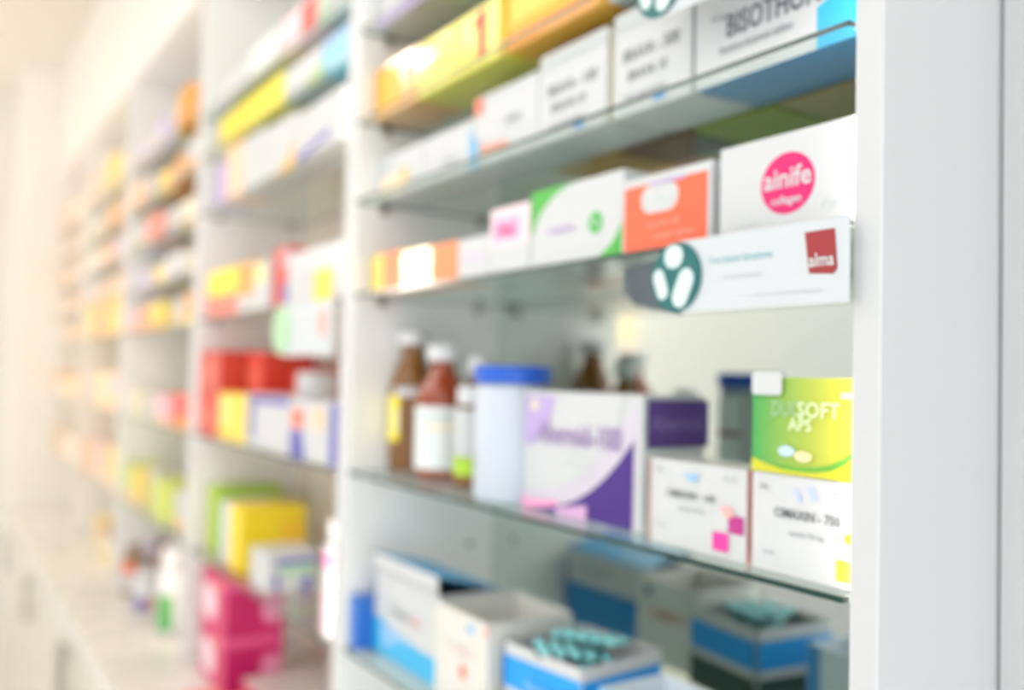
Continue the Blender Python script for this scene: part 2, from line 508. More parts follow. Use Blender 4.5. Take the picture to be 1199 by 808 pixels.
# top shelf of the nearest cabinet: only the far end is in the frame
z = Z(0, 0)
CT('white carton with a lavender lower edge, top shelf of the nearest cabinet', 'carton', -1.095, -.97, .02, .08, z, .07, WHITE,
   [('printed_panel', LAV, 'front', [('rect', 0, 0, 1, .24)])], group=G1)
CT('white and pale blue carton, second on the top shelf of the nearest cabinet', 'carton', -.966, -.85, .02, .08, z, .07, WHITE,
   [('printed_panel', PBLUE, 'front', [('rect', 0, 0, 1, .3)])], group=G1)
CT('tan carton behind the white cartons on the nearest top shelf', 'carton', -1.07, -.88, .11, .08, z, .06, TAN, group=G1)

# ------------------------------------------------------------------ shelf B
z = Z(0, 2)
CT('low white carton with faint amber print, left end of the third shelf, nearest cabinet', 'carton', -1.099, -.971, .028, .07, z, .056, WHITE,
   [('printed_panel', card('faint_amber', (246, 226, 196)), 'front', [('rect', .06, .06, .66, .5)]),
    ('logo', AMB, 'front', [('oval', .62, .42, .010, .008)])], group=G1)
CT('plain low white carton second from the left on the third shelf, nearest cabinet', 'carton', -.969, -.853, .028, .07, z, .056, WHITE,
   [('lettering', INKG, 'front', [('text', .55, .35, 'Calmet', .009, .5)]),
    ('printed_stripe', PBLUE, 'front', [('rect', .93, 0, 1.0, .8)])], group=G1)
CT('white carton with orange wording and a red corner mark', 'carton', -.851, -.729, .028, .07, z, .076, WHITE,
   [('printed_stripe', SKY, 'front', [('rect', 0, 0, .07, .40)]), ('corner_mark', CORAL, 'front', [('rect', .01, .74, .16, .97)]),
    ('lettering', card('soft_orange', (250, 150, 120)), 'front', [('text', .34, .22, 'Flamex', .014, .5)]),
    ('lettering', INKG, 'front', [('text', .64, .52, 'tablets', .008, .4)])], group=G1)
for (a, b, lab, t1, hh_) in ((-.727, -.623, 'white carton with two grey text lines, left of its taller twin', 'BRAVA - 100', .087),
                             (-.614, -.518, 'white carton with two dark text lines under the upper hanging sign', 'BRAVA - 500', .091)):
    CT(lab, 'carton', a, b, .028, .07, z, hh_, WHITE,
       [('lettering', INK, 'front', [('text', .5, .56, t1, .0115, .72), ('text', .46, .36, 'BRAVA 10', .0095, .5)]),
        ('lettering', INKG, 'front', [('text', .45, .17, 'film coated tablets', .005, .6)]),
        ('logo', BLUE, 'front', [('rect', .56, .05, .70, .09)]), ('end_print', CREAM, 'right', [('rect', .02, .02, .98, .98)]),
        ('fold_line', PALEG, 'front', [('rect', 0, .85, 1, .865)])], group=G1)
CT('wide white carton with large dark lettering and a sky blue right corner', 'carton', -.513, -.362, .028, .07, z, .095, card('deep_sky', (40, 130, 190)),
   [('front_panel', WHITE, 'front', [('rect', 0, 0, 1, 1)]),
    ('corner_panel', SKY, 'front', [('poly', [(.76, 0), (1, 0), (1, .8), (.955, .8), (.955, .42), (.76, .30)])]),
    ('lettering', INK, 'front', [('text', .50, .43, 'BISOTHON', .018, .56)]), ('lettering', INKG, 'front', [('text', .16, .52, '10 mg', .006, .15), ('text', .40, .25, 'Bisothon fumarate tablets', .006, .45)])], group=G1)
for (a, b, y, d_, h_, m, lab) in ((-.500, -.375, .108, .09, .075, card('khaki', (196, 170, 112)), 'khaki carton standing behind the wide white lettered carton'),
                                  (-.600, -.506, .112, .085, .07, OLIVE, 'olive green carton behind the white cartons on the third shelf, nearest cabinet'),
                                  (-.700, -.606, .112, .085, .06, card('ash', (110, 108, 104)), 'ash grey carton behind the white cartons on the third shelf, nearest cabinet'),
                                  (-.815, -.71, .112, .085, .055, TAN, 'tan carton behind the white cartons on the third shelf, nearest cabinet')):
    CT(lab, 'carton', a, b, y, d_, z, h_, m, [('printed_panel', BROWN if m is not OLIVE else GRN, 'back', [('rect', .1, .1, .35, .8)]), ('printed_panel', CREAM, 'back', [('rect', .45, .3, .9, .7)])], group=G1)

# ------------------------------------------------------------------ shelf C
z = Z(0, 3)
gl_y = mat('card_yellow_shine', (253, 218, 70), rough=.3, coat=1.0); gl_o = card('orange_shine', (244, 140, 84))
CT('small yellow and orange carton, left end of the fourth shelf, nearest cabinet', 'carton', -1.094, -1.006, .02, .05, z, .050, gl_o,
   [('printed_panel', gl_y, 'front', [('rect', 0, 0, .42, 1)])], group=G1)
CT('small glossy yellow and orange carton, second on the fourth shelf, nearest cabinet', 'carton', -1.003, -.868, .02, .05, z, .046, gl_o,
   [('printed_panel', gl_y, 'front', [('rect', 0, 0, .56, 1)])], group=G1)
CT('small white carton between the orange carton and the pink-labelled one', 'carton', -.866, -.800, .02, .05, z, .045, WHITE,
   [('printed_panel', LILAC, 'front', [('rect', .08, .35, .9, .65)])], group=G1)
CT('white carton with a pale pink top and hot pink wording', 'carton', -.798, -.727, .02, .055, z, .068, WHITE,
   [('printed_panel', PALEP, 'front', [('rect', 0, .42, 1, 1)]),
    ('label', PINK, 'front', [('rect', .10, .52, .74, .82)]), ('lettering', HOTP, 'front', [('text', .42, .67, 'Fem', .013, .5)])], group=G1)
def arc_pts(cx, cy, rx, ry, a0, a1, n=14): return [(cx + rx * math.cos(a0 + (a1 - a0) * i / n), cy + ry * math.sin(a0 + (a1 - a0) * i / n)) for i in range(n + 1)]
CT('white carton with green corners and a round green logo', 'carton', -.724, -.588, .02, .06, z, .075, WHITE,
   [('corner_panel', GRN, 'front', [('poly', [(0, 1), (0, .42)] + arc_pts(.58, .30, .57, .70, PI * .93, PI * .52)),
                                    ('poly', [(1, 0), (1, .40)] + arc_pts(.60, .62, .42, .62, -PI * .08, -PI * .42))]),
    ('logo', card('leaf', (62, 184, 72)), 'front', [('oval', .735, .45, .0095, .0095)]),
    ('lettering', WHITE, 'front', [('text', .735, .45, 'm', .006, .1)]),
    ('lettering', LAV, 'front', [('text', .36, .46, 'Lactovive', .008, .5)])], group=G1)
CT('orange-red carton with a white oval logo', 'carton', -.586, -.484, .018, .06, z, .063, WHITE,
   [('front_panel', ORED, 'front', [('rect', .03, 0, .965, .88)]),
    ('logo', WHITE, 'front', [('pill', .45, .68, .0215, .0115, .011)]), ('lettering', PALEG, 'front', [('text', .45, .68, 'Dolva', .007, .3)]),
    ('lettering', card('light_coral', (253, 160, 136)), 'front', [('text', .50, .34, 'ibuprofen 400', .0065, .72), ('text', .62, .20, 'coated tablets', .006, .6), ('text', .72, .08, '20 pcs', .005, .4)]),
    ('stripe', LAV, 'front', [('rect', .35, .85, .75, .885)])], group=G1)
CT('tall white carton with a round hot pink logo', 'carton', -.470, -.3565, .012, .07, z, .066, WHITE,
   [('logo_disc', HOTP, 'front', [('oval', .545, .48, .0225, .0207)]),
    ('lettering', WHITE, 'front', [('text', .545, .54, 'ainife', .0140, .35), ('text', .54, .30, 'collagen', .0075, .29)]),
    ('lettering', PALEG, 'front', [('text', .85, .22, 'Pure', .007, .14), ('text', .22, .14, '30 tabs', .004, .2)])], group=G1)

# hanging shelf signs (one under shelf C, one under shelf A)
def hanging_sign(x0, x1, ztop, zbot, label, logo_mat, disc_mat, text=True, flap=True):
    w, h = x1 - x0, ztop - zbot
    r = tag(empty('shelf_sign', (x0, -.0085, ztop)), label, 'sign', 'hanging shelf signs')
    bm = bmesh.new(); box(bm, (0, 0, -h), (w, .0016, 0), bev=.0004)
    sc = finish(bm, 'sign_card', card('sign_white', (203, 208, 215)), parent=r)
    # clip that hooks over the front of the glass shelf
    bm = bmesh.new()
    for xx in (w * .15, w * .78):
        box(bm, (xx, .0012, -.006), (xx + .016, .0080, .0002), bev=.0003)
    finish(bm, 'clip', PALEG, parent=r)
    rd = .0255
    bm = bmesh.new()
    cx, cz = -.003, -h * .50
    cyl(bm, (cx, -.0002, cz), (cx, -.0018, cz), rd, n=56)
    dk = finish(bm, 'disc', disc_mat, parent=r)
    bm = bmesh.new()
    def blob(pts): bm.faces.new([bm.verts.new((cx + a, -.0022, cz + b)) for a, b in pts])
    def capsule(px, pz, L, rr, ang):
        pts = []
        for s, t0 in ((1, -PI / 2), (-1, PI / 2)):
            for i in range(11):
                t = t0 + PI * i / 10
                pts.append((s * L / 2 + rr * math.cos(t), rr * math.sin(t)))
        ca, sa = math.cos(ang), math.sin(ang)
        blob([(px + a * ca - b * sa, pz + a * sa + b * ca) for a, b in pts])
    capsule(-.0015, .0150, .0025, .0085, 0)
    capsule(-.0150, -.0045, .012, .0058, PI * .62)
    capsule(.0085, -.0085, .014, .0078, PI * .36)
    finish(bm, 'capsule_emblem', card('emblem', (214, 232, 232)), parent=dk)
    F = Face('front', w, 0, h)
    def plate(name, m, shapes, e):
        bm = bmesh.new()
        for s in shapes: print_shape(bm, F, s, e)
        me = bpy.data.meshes.new(name); bm.to_mesh(me); bm.free(); me.materials.append(m)
        o = bpy.data.objects.new(name, me); COL.objects.link(o); o.parent = r; o.location = (w / 2, 0, -h)
        return o
    plate('logo_plate', logo_mat, [('poly', [(.785, .40), (.985, .385), (.97, .40), (.94, .86), (.775, .90)][:0] or [(.80, .37), (.925, .34), (.945, .40), (.93, .87), (.775, .865)])], .0004)
    if text:
        plate('lettering', WHITE, [('text', .865, .52, 'alma', .0085, .13)], .0008)
        plate('lettering', card('text_teal', (140, 190, 196)), [('text', .40, .66, 'Your Better Symphony', .0058, .46)], .0004)
        plate('lettering', card('text_grey', (196, 204, 210)), [('text', .42, .42, 'for the whole family', .0038, .30), ('text', .68, .16, 'ask the pharmacist for further information', .0030, .48)], .0004)
    if not flap: return r
    # folded slate backing that swings back under the shelf
    bm = bmesh.new()
    pts = [(.0, .0022, -.006), (-.112, .040, -.008), (-.112, .040, -.028), (-.090, .036, -.040), (.0, .0022, -.054)]
    a = [bm.verts.new(p) for p in pts]; b = [bm.verts.new((p[0], p[1] + .0014, p[2])) for p in pts]
    bm.faces.new(a); bm.faces.new(b[::-1])
    for k in range(5): bm.faces.new((a[k], a[(k + 1) % 5], b[(k + 1) % 5], b[k]))
    finish(bm, 'backing_flap', SLATE, parent=r)
    return r
hanging_sign(-.488, -.344, Z(0, 3) - .0006, 1.4485, 'white hanging sign with a teal capsule disc and dark red logo, below the pink-logo carton', BRICK, TEAL)
hanging_sign(-.512, -.36, Z(0, 1) - .0006, 1.6725, 'white hanging sign with a teal disc at the top edge of the photo', BRICK, TEAL, flap=False)

# ------------------------------------------------------------------ shelf D
z = Z(0, 4)
F0 = -PI / 2
bottle('medicine_bottle', 'tall amber bottle with a white cap and yellow side label', 'bottle', -1.070, .072, z, .0290, .181, AMBER, CAPW,
       [('label', YEL, .22, .54, F0 - .75, F0 + .52), ('label', WHITE, .54, .60, F0 + .30, F0 + 1.5), ('label_panel', card('label_cream', (250, 244, 190)), .28, .46, F0 + .22, F0 + .50)],
       neck=.50, shoulder=.62, cap_h=.017, cap_r=.0200, group='amber bottles')
bottle('medicine_bottle', 'reddish amber bottle with a white cap and wide white label', 'bottle', -.983, .070, z, .0325, .163, AMBER_RED, CAPW,
       [('label', card('label_white', (232, 238, 240)), .08, .54, F0 - .9, F0 + 1.95), ('label_stripe', CREAM, .36, .42, F0 + .2, F0 + 1.6), ('label_print', INKG, .46, .475, F0 + .2, F0 + 1.5)],
       neck=.44, shoulder=.62, cap_h=.020, cap_r=.0200, group='amber bottles')
bottle('medicine_bottle', 'amber bottle with a white cap behind the small green-labelled bottle', 'bottle', -.955, .105, z, .0215, .150, AMBER, CAPW,
       [('label', WHITE, .12, .5, F0 - 1.2, F0 + 1.2)], neck=.5, shoulder=.66, cap_h=.022, cap_r=.0155, group='amber bottles')
bottle('medicine_bottle', 'small amber bottle with a round white cap and white and green label', 'bottle', -.889, .056, z, .0190, .114, AMBER, CAPW,
       [('label', WHITE, .30, .78, F0 - .9, F0 + 2.6), ('label_band', LIME, .13, .32, F0 - .9, F0 + 2.6), ('label_print', LAV, .42, .66, F0 + 1.3, F0 + 1.9)],
       neck=.78, shoulder=.84, cap_h=.022, cap_r=.0165, group='amber bottles')
def canister(x, y, z, r, h):
    bm = bmesh.new()
    lathe(bm, [(0, .001), (r - .002, .001), (r, .004), (r, h - .022), (r - .002, h - .020), (r - .002, h - .002), (0, h - .002)], n=56)
    o = tag(finish(bm, 'canister', mat('canister_plastic', (200, 207, 222), rough=.35, vary=.05), smooth=False, loc=(x, y, z)),
            'large white canister with a flat blue lid', 'canister')
    for p in o.data.polygons: p.use_smooth = abs(p.normal.z) < .5
    bm = bmesh.new()
    lathe(bm, [(0, h), (r - .001, h), (r + .0018, h - .0015), (r + .0018, h - .017), (r + .0002, h - .018)], n=72)
    finish(bm, 'lid', mat('blue_plastic', (32, 92, 206), rough=.35), parent=o)
    bm = bmesh.new(); arc_band(bm, r + .0004, .018, h - .030, .0, PI, n=24)
    finish(bm, 'back_label', card('back_label', (246, 248, 252)), parent=o, smooth=True)
    bm = bmesh.new(); arc_band(bm, r + .0008, .060, .066, .4, PI - .5, n=24)
    finish(bm, 'label_stripe', BRICK, parent=o, smooth=True)
    bm = bmesh.new(); arc_band(bm, r + .0008, .022, .080, .0, .55, n=10)
    finish(bm, 'label_panel', DPURP, parent=o, smooth=True)
canister(-.7875, .0445, z, .0385, .137)
# the large purple and white carton
w_ = .170
pts_swoosh = [(1, 0), (1, .66)] + [(1 - t, .66 - .70 * (1 - (1 - t) ** 2.1)) for t in (.08, .16, .25, .35, .45, .55, .66, .78)] + [(.10, .0)]
pts_swoosh = [(a, max(0.0, b)) for a, b in pts_swoosh]
carton('medicine_carton', 'large white and purple carton with a curved purple corner', 'carton', -.7485, -.574, .034, .072, z, .113, WHITE,
       [('printed_swoosh', LILAC, 'front', [('poly', [(.97, .96)] + [(.97 - .97 * t, .96 - .82 * (1 - (1 - t) ** 2.2)) for t in (.1, .2, .3, .4, .5, .62, .75, .88, 1)] + [(0, .02), (.4, .0), (.97, .0)])]),
        ('front_panel', card('carton_white', (206, 207, 212)), 'front', [('poly', [(0, .16), (.15, .155), (.30, .19), (.45, .27), (.58, .38), (.68, .50), (.76, .62), (.83, .76), (.88, 1), (0, 1)])]),
        ('printed_corner', PURP, 'front', [('poly', [(.05, .0), (.10, .02), (.22, .035), (.36, .07), (.50, .14), (.62, .235), (.73, .35), (.83, .48), (.93, .64), (.945, .67), (.945, .0)])]),
        ('printed_stripe', PINK, 'front', [('poly', [(0, .0), (.05, .0), (.22, .028), (.34, .07), (.34, .11), (.22, .085), (.10, .075), (0, .09)])]),
        ('emblem', LAV, 'front', [('poly', [(.02, .96), (.30, .96), (.24, .70), (.10, .55), (.02, .54)])]),
        ('emblem_star', card('star', (236, 224, 190)), 'front', [('oval', .11, .88, .006, .006)]),
        ('label', card('label_pink', (214, 168, 214)), 'front', [('poly', [(.33, .0), (.60, .0), (.60, .12), (.33, .05)])]),
        ('lettering', card('ink_lilac', (164, 140, 190)), 'front', [('text', .50, .66, 'Abermid-100', .021, .72)]),
        ('lettering', PALEG, 'front', [('text', .48, .47, 'capsules 100 mg', .007, .40), ('text', .55, .36, 'for oral use only', .005, .36), ('text', .86, .92, '10 x 10', .004, .16)]),
        ('end_band', DPURP, 'right', [('rect', .04, .62, 1, .97)]), ('lettering', card('band_text', (120, 104, 160)), 'right', [('text', .5, .80, 'Abermid', .013, .8)]),
        ('lettering', card('fine_text', (206, 208, 208)), 'right', [('text', .5, .50, 'composition', .005, .7), ('text', .5, .40, 'each capsule', .005, .7), ('text', .5, .30, 'store below 25', .005, .7)])], group=G1)
CT('small white carton with pink and magenta squares at its corner', 'carton', -.5425, -.4435, .016, .040, z, .0655, card('white_salmon_side', (206, 207, 210)),
   [('end_panel', SALMON, 'right', [('rect', .0, .0, 1, 1)]), ('end_panel', card('left_edge', (196, 150, 146)), 'front', [('rect', -.012, 0, .012, 1)]),
    ('printed_square', card('raspberry', (188, 56, 140)), 'front', [('rect', .84, .30, .985, .49)]),
    ('printed_square', card('bright_pink', (238, 66, 164)), 'front', [('rect', .69, .085, .845, .285)]),
    ('printed_square', card('light_salmon', (250, 178, 176)), 'front', [('poly', [(.76, .56), (.87, .58), (.90, .48), (.82, .46)])]),
    ('emblem', PBLUE, 'front', [('poly', [(.38, .88), (.44, .80), (.54, .80), (.53, .90), (.48, .86)])]),
    ('lettering', INK, 'front', [('text', .46, .63, 'CIMAXIN · 100', .0058, .58)]),
    ('lettering', INKG, 'front', [('text', .48, .47, 'capsules 100 mg', .0040, .44), ('text', .12, .88, '500', .0035, .2), ('text', .86, .88, '10 x 10', .003, .2), ('text', .14, .24, 'Rx only', .003, .2)])], group=G1)
CT('white carton under the green carton, with a yellow dot and lime square', 'carton', -.4370, -.3535, .014, .040, z, .0660, WHITE,
   [('printed_square', card('lime_yellow', (214, 214, 70)), 'front', [('rect', .83, .065, .955, .27)]), ('printed_dot', YEL, 'front', [('oval', .945, .475, .0034, .0034)]),
    ('emblem', card('pale_indigo', (190, 200, 242)), 'front', [('poly', [(.42, .86), (.47, .88), (.53, .76), (.48, .74)]), ('poly', [(.56, .90), (.62, .92), (.67, .80), (.61, .78)])]),
    ('lettering', INK, 'front', [('text', .56, .62, 'CIMAXIN - 750', .0062, .62)]),
    ('lettering', INKG, 'front', [('text', .56, .43, 'capsules 750 mg', .0040, .46), ('text', .14, .86, '500', .0038, .2), ('text', .88, .88, '10 x 10', .003, .2), ('text', .2, .2, 'Rx only', .003, .2)])], group=G1)
gm = gradient_material('green_to_yellow_print', (68, 164, 84), (210, 204, 70), 0, -.040, .034)
CT('green to yellow carton standing on the white carton with the lime square', 'carton', -.4370, -.3545, .014, .042, z + .0664, .0640, LIME,
   [('front_panel', gm, 'front', [('rect', 0, 0, 1, 1)]),
    ('printed_swoosh', YGRN, 'front', [('poly', [(0, 0), (1, 0), (1, .24), (.9, .15), (.78, .085), (.64, .05), (.48, .04), (.32, .05), (.16, .085), (0, .14)])]),
    ('printed_arc', card('arc_green', (104, 176, 62)), 'front', [('poly', [(.16, .085), (.32, .05), (.48, .04), (.64, .05), (.78, .085), (.9, .15), (1, .24), (1, .32), (.9, .215), (.78, .14), (.64, .10), (.48, .085), (.32, .09)])]),
    ('lettering', card('soft_grey_green', (160, 196, 150)), 'front', [('text', .36, .675, 'DUO', .0105, .30)]),
    ('lettering', card('soft_white', (222, 236, 190)), 'front', [('text', .67, .675, 'SOFT', .0105, .40), ('text', .50, .52, 'APS', .0085, .3)]),
    ('emblem', card('pill_blue', (196, 220, 240)), 'front', [('poly', arc_pts(.37, .24, .085, .055, 0, 2 * PI, 20))]),
    ('emblem', card('pill_cream', (240, 222, 170)), 'front', [('poly', arc_pts(.54, .20, .09, .055, 0, 2 * PI, 20))]),
    ('label', PEACH, 'front', [('rect', .88, .80, 1, .86)]),
    ('price_sticker', WHITE, 'front', [('pill', .17, .93, .0130, .0075, .003)])], group=G1)

# ------------------------------------------------------------------ shelf E
z = Z(0, 5)
CT('small blue carton beside the open-lidded white and blue carton', 'carton', -1.0985, -1.0785, .006, .06, z, .066, card('royal', (52, 116, 208)),
   [('printed_lines', card('pale_royal', (110, 160, 226)), 'front', [('rect', .08, .1 + .14 * i, .92, .16 + .14 * i) for i in range(6)])], group=G1)
def lidded_box():
    x0, x1, y, d, h = -1.076, -.901, .030, .076, .104
    w = x1 - x0
    bm = bmesh.new()
    t = .0008
    box(bm, (-w / 2, 0, 0), (w / 2, d, t)); box(bm, (-w / 2, 0, 0), (w / 2, t, h)); box(bm, (-w / 2, d - t, 0), (w / 2, d, h))
    box(bm, (-w / 2, 0, 0), (-w / 2 + t, d, h)); box(bm, (w / 2 - t, 0, 0), (w / 2, d, h))
    o = tag(finish(bm, 'medicine_carton', WHITE, loc=((x0 + x1) / 2, y, z)), 'white and blue carton with its lid flap standing open', 'carton', G1)
    # lid hinged at the back edge, raised at the front, with its tuck flap hanging down
    fr = Vector((0, -.003, h + .021)); bk = Vector((0, d, h + .001))
    bm = bmesh.new()
    a = [bm.verts.new((-w / 2, fr.y, fr.z)), bm.verts.new((w / 2, fr.y, fr.z)), bm.verts.new((w / 2, bk.y, bk.z)), bm.verts.new((-w / 2, bk.y, bk.z))]
    b = [bm.verts.new((v.co.x, v.co.y, v.co.z - .001)) for v in a]
    bm.faces.new(a); bm.faces.new(b[::-1])
    for k in range(4): bm.faces.new((a[k], b[k], b[(k + 1) % 4], a[(k + 1) % 4]))
    ld = finish(bm, 'lid', card('lid_blue', (70, 170, 228)), parent=o)
    bm = bmesh.new()
    box(bm, (-w / 2 + .001, -.0045, h + .003), (w / 2 - .001, -.0032, h + .021), bev=.0004)
    finish(bm, 'tuck_flap', WHITE, parent=ld)
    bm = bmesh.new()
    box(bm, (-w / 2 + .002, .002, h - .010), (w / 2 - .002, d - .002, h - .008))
    finish(bm, 'gap_shade_sheet', card('gap_shade', (70, 66, 66)), parent=o)  # dark sheet puts the shade under the raised lid into colour
    add_prints(o, w, d, h, [
        ('printed_panel', SKY, 'front', [('poly', [(0, 0), (1, 0), (1, .30), (.68, .30), (.52, .34), (.30, .37), (.15, .41), (0, .44)])]),
        ('printed_waves', PBLUE, 'front', [('poly', [(.10, .36), (.36, .37), (.62, .31), (.52, .27), (.38, .27), (.30, .16), (.16, .10)])]),
        ('lettering', INKG, 'front', [('text', .42, .60, 'Toman', .013, .34)]), ('lettering', CORAL, 'front', [('text', .66, .575, 'N', .012, .1)]),
        ('printed_panel', card('back_blue', (28, 130, 200)), 'back', [('rect', 0, 0, 1, .56)]), ('lettering', INKG, 'back', [('text', .6, .8, 'Toman N', .012, .4)]),
        ('printed_mark', VIOLET, 'right', [('oval', .25, .84, .005, .005), ('oval', .62, .80, .005, .0035)]),
        ('left_panel', NAVY, 'left', [('rect', 0, 0, 1, .8)])])
lidded_box()
def open_tray(name, label, x0, x1, y, d, h, rz, m, prints, inner, t=.0012, zz=None):
    w = x1 - x0
    bm = bmesh.new()
    box(bm, (-w / 2, 0, 0), (w / 2, d, t)); box(bm, (-w / 2, 0, 0), (w / 2, t, h)); box(bm, (-w / 2, d - t, 0), (w / 2, d, h))
    box(bm, (-w / 2, t, 0), (-w / 2 + t, d - t, h)); box(bm, (w / 2 - t, t, 0), (w / 2, d - t, h))
    o = tag(finish(bm, name, m, loc=((x0 + x1) / 2, y, zz or z), rz=rz), label, 'open box', 'open boxes on the bottom shelf')
    add_prints(o, w, d, h, prints)
    return o
open_tray('open_carton', 'empty white open carton left of the blue tray of blister strips', -.897, -.787, .022, .105, .101, 0, card('tray_white', (222,220,216)),
          [('printed_mark', PBLUE, 'front', [('oval', .68, .87, .008, .005)]), ('printed_mark', ORED, 'front', [('oval', .56, .40, .006, .008)]),
           ('lettering', card('faint_pink', (240, 214, 214)), 'front', [('text', .5, .62, 'Cefalon', .012, .7)]),
           ('printed_corner', CORAL, 'front', [('rect', .965, .88, 1, .98)]),
           ('lettering', SALMON, 'back', [('text', .5, .62, 'Cefalon', .014, .6)]), ('printed_mark', NAVY, 'back', [('oval', .8, .85, .006, .006)])], None)
tr = open_tray('blister_tray', 'blue banded open tray holding teal capsule blister strips', -.776, -.668, .0, .106, .087, math.radians(6.5), WHITE,
          [(n_, m_, f_, [('rect', 0, a_, 1, b_)]) for f_ in ('front', 'right', 'back', 'left') for n_, m_, a_, b_ in
           (('rim_band', WHITE, .86, 1.0), ('printed_band', BLUE, .50, .86), ('printed_stripe', WHITE, .40, .50), ('lower_panel', DGREEN, 0, .40))] +
          [('lettering', PBLUE, 'front', [('text', .5, .62, 'Fluxacap', .010, .6)])], None)
tr.location = (-.718, .040, z)
open_tray('open_carton', 'pale blue open carton in front at the right end of the bottom shelf', -.636, -.50, .045, .075, .080, 0, card('tray_paleblue', (226, 236, 246)),
          [('printed_panel', card('edge_blue', (90, 160, 226)), 'back', [('rect', .88, 0, 1, 1)]), ('printed_panel', PBLUE, 'front', [('rect', 0, .6, 1, 1)])], None)
# strips of capsules lying in the tray
FOIL = mat('blister_foil', (92, 92, 102), rough=.28, metal=.7, vary=.1, scale=80)
CAPS = mat('teal_capsule', (136, 220, 228), rough=.12, coat=.8)
bm = bmesh.new(); box(bm, (-.042, -.020, 0), (.042, .020, .0012), bev=.0004)
strip0 = finish(bm, 'blister_strip', FOIL)
bm = bmesh.new()
for i in range(5):
    for j in (-1, 1):
        g = bmesh.ops.create_uvsphere(bm, u_segments=12, v_segments=8, radius=1)
        for v in g['verts']:
            v.co = Vector((-.032 + .016 * i + v.co.x * .0070, j * .0100 + v.co.y * .0092, .0012 + max(0, v.co.z) * .0060))
caps0 = finish(bm, 'capsules', CAPS, smooth=True, parent=strip0)
zt = z
spots = [(-.722, .093, zt + .055, 12, (0, 0), 'lowest blister strip lying flat in the blue tray'),
         (-.725, .088, zt + .0635, 45, (6, -4), 'blister strip slanting to the left corner of the blue tray'),
         (-.718, .098, zt + .0720, -20, (-8, 6), 'teal blister strip crossing the middle of the blue tray'),
         (-.722, .080, zt + .0810, 70, (5, 8), 'blister strip lying steeply across the front of the blue tray'),
         (-.726, .104, zt + .0900, 20, (-6, -3), 'topmost teal blister strip at the back of the blue tray')]
for i, (x, y, zz, a, tl, lab) in enumerate(spots):
    o = strip0 if i == 0 else strip0.copy()
    if i:
        COL.objects.link(o)
        c2 = caps0.copy(); COL.objects.link(c2); c2.parent = o
    o.location = (x, y, zz)
    o.rotation_euler = (math.radians(tl[0]), math.radians(tl[1]), math.radians(a))
    tag(o, lab, 'blister strip', 'blister strips in the blue tray')

# ------------------------------------------------------------------ second cabinet
G2 = 'cartons in the second cabinet'
def C2(lab, x0, x1, y, d, z, h, m, prints=(), cat='carton'): return carton('medicine_carton', lab, cat, x0, x1, y, d, z, h, m, prints, group=G2)
z = Z(1, 0)
C2('white carton at the left end of the top shelf, second cabinet', -1.88, -1.66, .015, .07, z, .06, WHITE, [('printed_panel', LILAC, 'front', [('rect', 0, 0, 1, .2)])])
C2('white carton with a painted glare patch, second on the top shelf, second cabinet', -1.655, -1.47, .015, .07, z, .068, WHITE, [('printed_panel', card('glare_white', (252, 252, 252), .15), 'front', [('rect', .1, .1, .9, .8)])])  # lighter front panel imitates glare on the carton
C2('pink carton with a red right half, top shelf, second cabinet', -1.465, -1.30, .015, .07, z, .064, PALEP, [('printed_panel', RED, 'front', [('rect', .55, .1, .95, .9)])])
C2('white and mint carton at the right end of the top shelf, second cabinet', -1.295, -1.15, .015, .07, z, .066, WHITE, [('printed_panel', MINT, 'front', [('rect', 0, 0, .2, 1)])])
z = Z(1, 1)
C2('long bright yellow carton on the second shelf of the second cabinet', -1.815, -1.44, .012, .07, z, .058, YEL, [('printed_panel', card('golden', (252, 220, 40)), 'front', [('rect', 0, .1, .45, .8)])])
C2('white carton with a green lower corner, second shelf, second cabinet', -1.436, -1.275, .012, .07, z, .054, WHITE, [('printed_corner', LIME, 'front', [('poly', [(.6, 0), (1, 0), (1, .5)])])])
C2('sky blue carton at the right end of the second shelf, second cabinet', -1.270, -1.15, .012, .07, z, .052, card('soft_sky', (130, 206, 238)), [('printed_panel', PBLUE, 'front', [('rect', 0, .6, 1, 1)])])
z = Z(1, 2)
C2('narrow lavender carton at the left end of the third shelf, second cabinet', -1.83, -1.762, .012, .06, z, .088, LAV)
C2('peach carton on the third shelf of the second cabinet', -1.758, -1.655, .012, .06, z, .105, PEACH)
C2('plain white carton between peach and orange-cornered ones, third shelf, second cabinet', -1.651, -1.53, .012, .06, z, .102, WHITE)
C2('white carton with an orange lower corner, third shelf, second cabinet', -1.526, -1.38, .012, .06, z, .094, WHITE,
   [('printed_corner', AMB, 'front', [('poly', [(.25, 0), (.98, 0), (.98, .55), (.75, .2)])])])
C2('white carton with a slanting violet stripe, third shelf, second cabinet', -1.377, -1.185, .012, .06, z, .084, WHITE,
   [('printed_stripe', VIOLET, 'front', [('poly', [(.05, .05), (.75, .30), (.75, .42), (.05, .2)])])])
z = Z(1, 3)
C2('small yellow carton over an orange base, fourth shelf, second cabinet', -1.865, -1.66, .012, .05, z, .090, ORED if False else CORAL, [('printed_panel', YEL, 'front', [('rect', 0, .46, 1, 1)])])
C2('orange carton right of the small yellow one, fourth shelf, second cabinet', -1.656, -1.57, .012, .06, z, .092, OCHRE, [('printed_panel', WHITE, 'front', [('rect', 0, 0, 1, .34)])])
C2('white carton with a pale yellow top, fourth shelf, second cabinet', -1.566, -1.49, .012, .06, z, .085, WHITE, [('printed_panel', card('pale_yellow', (252, 236, 160)), 'front', [('rect', .1, .55, .8, .95)])])
C2('lower red and violet carton of the pair on the fourth shelf, second cabinet', -1.485, -1.41, .020, .06, z, .050, RED, [('printed_panel', VIOLET, 'front', [('rect', .6, .0, 1, .8)])])
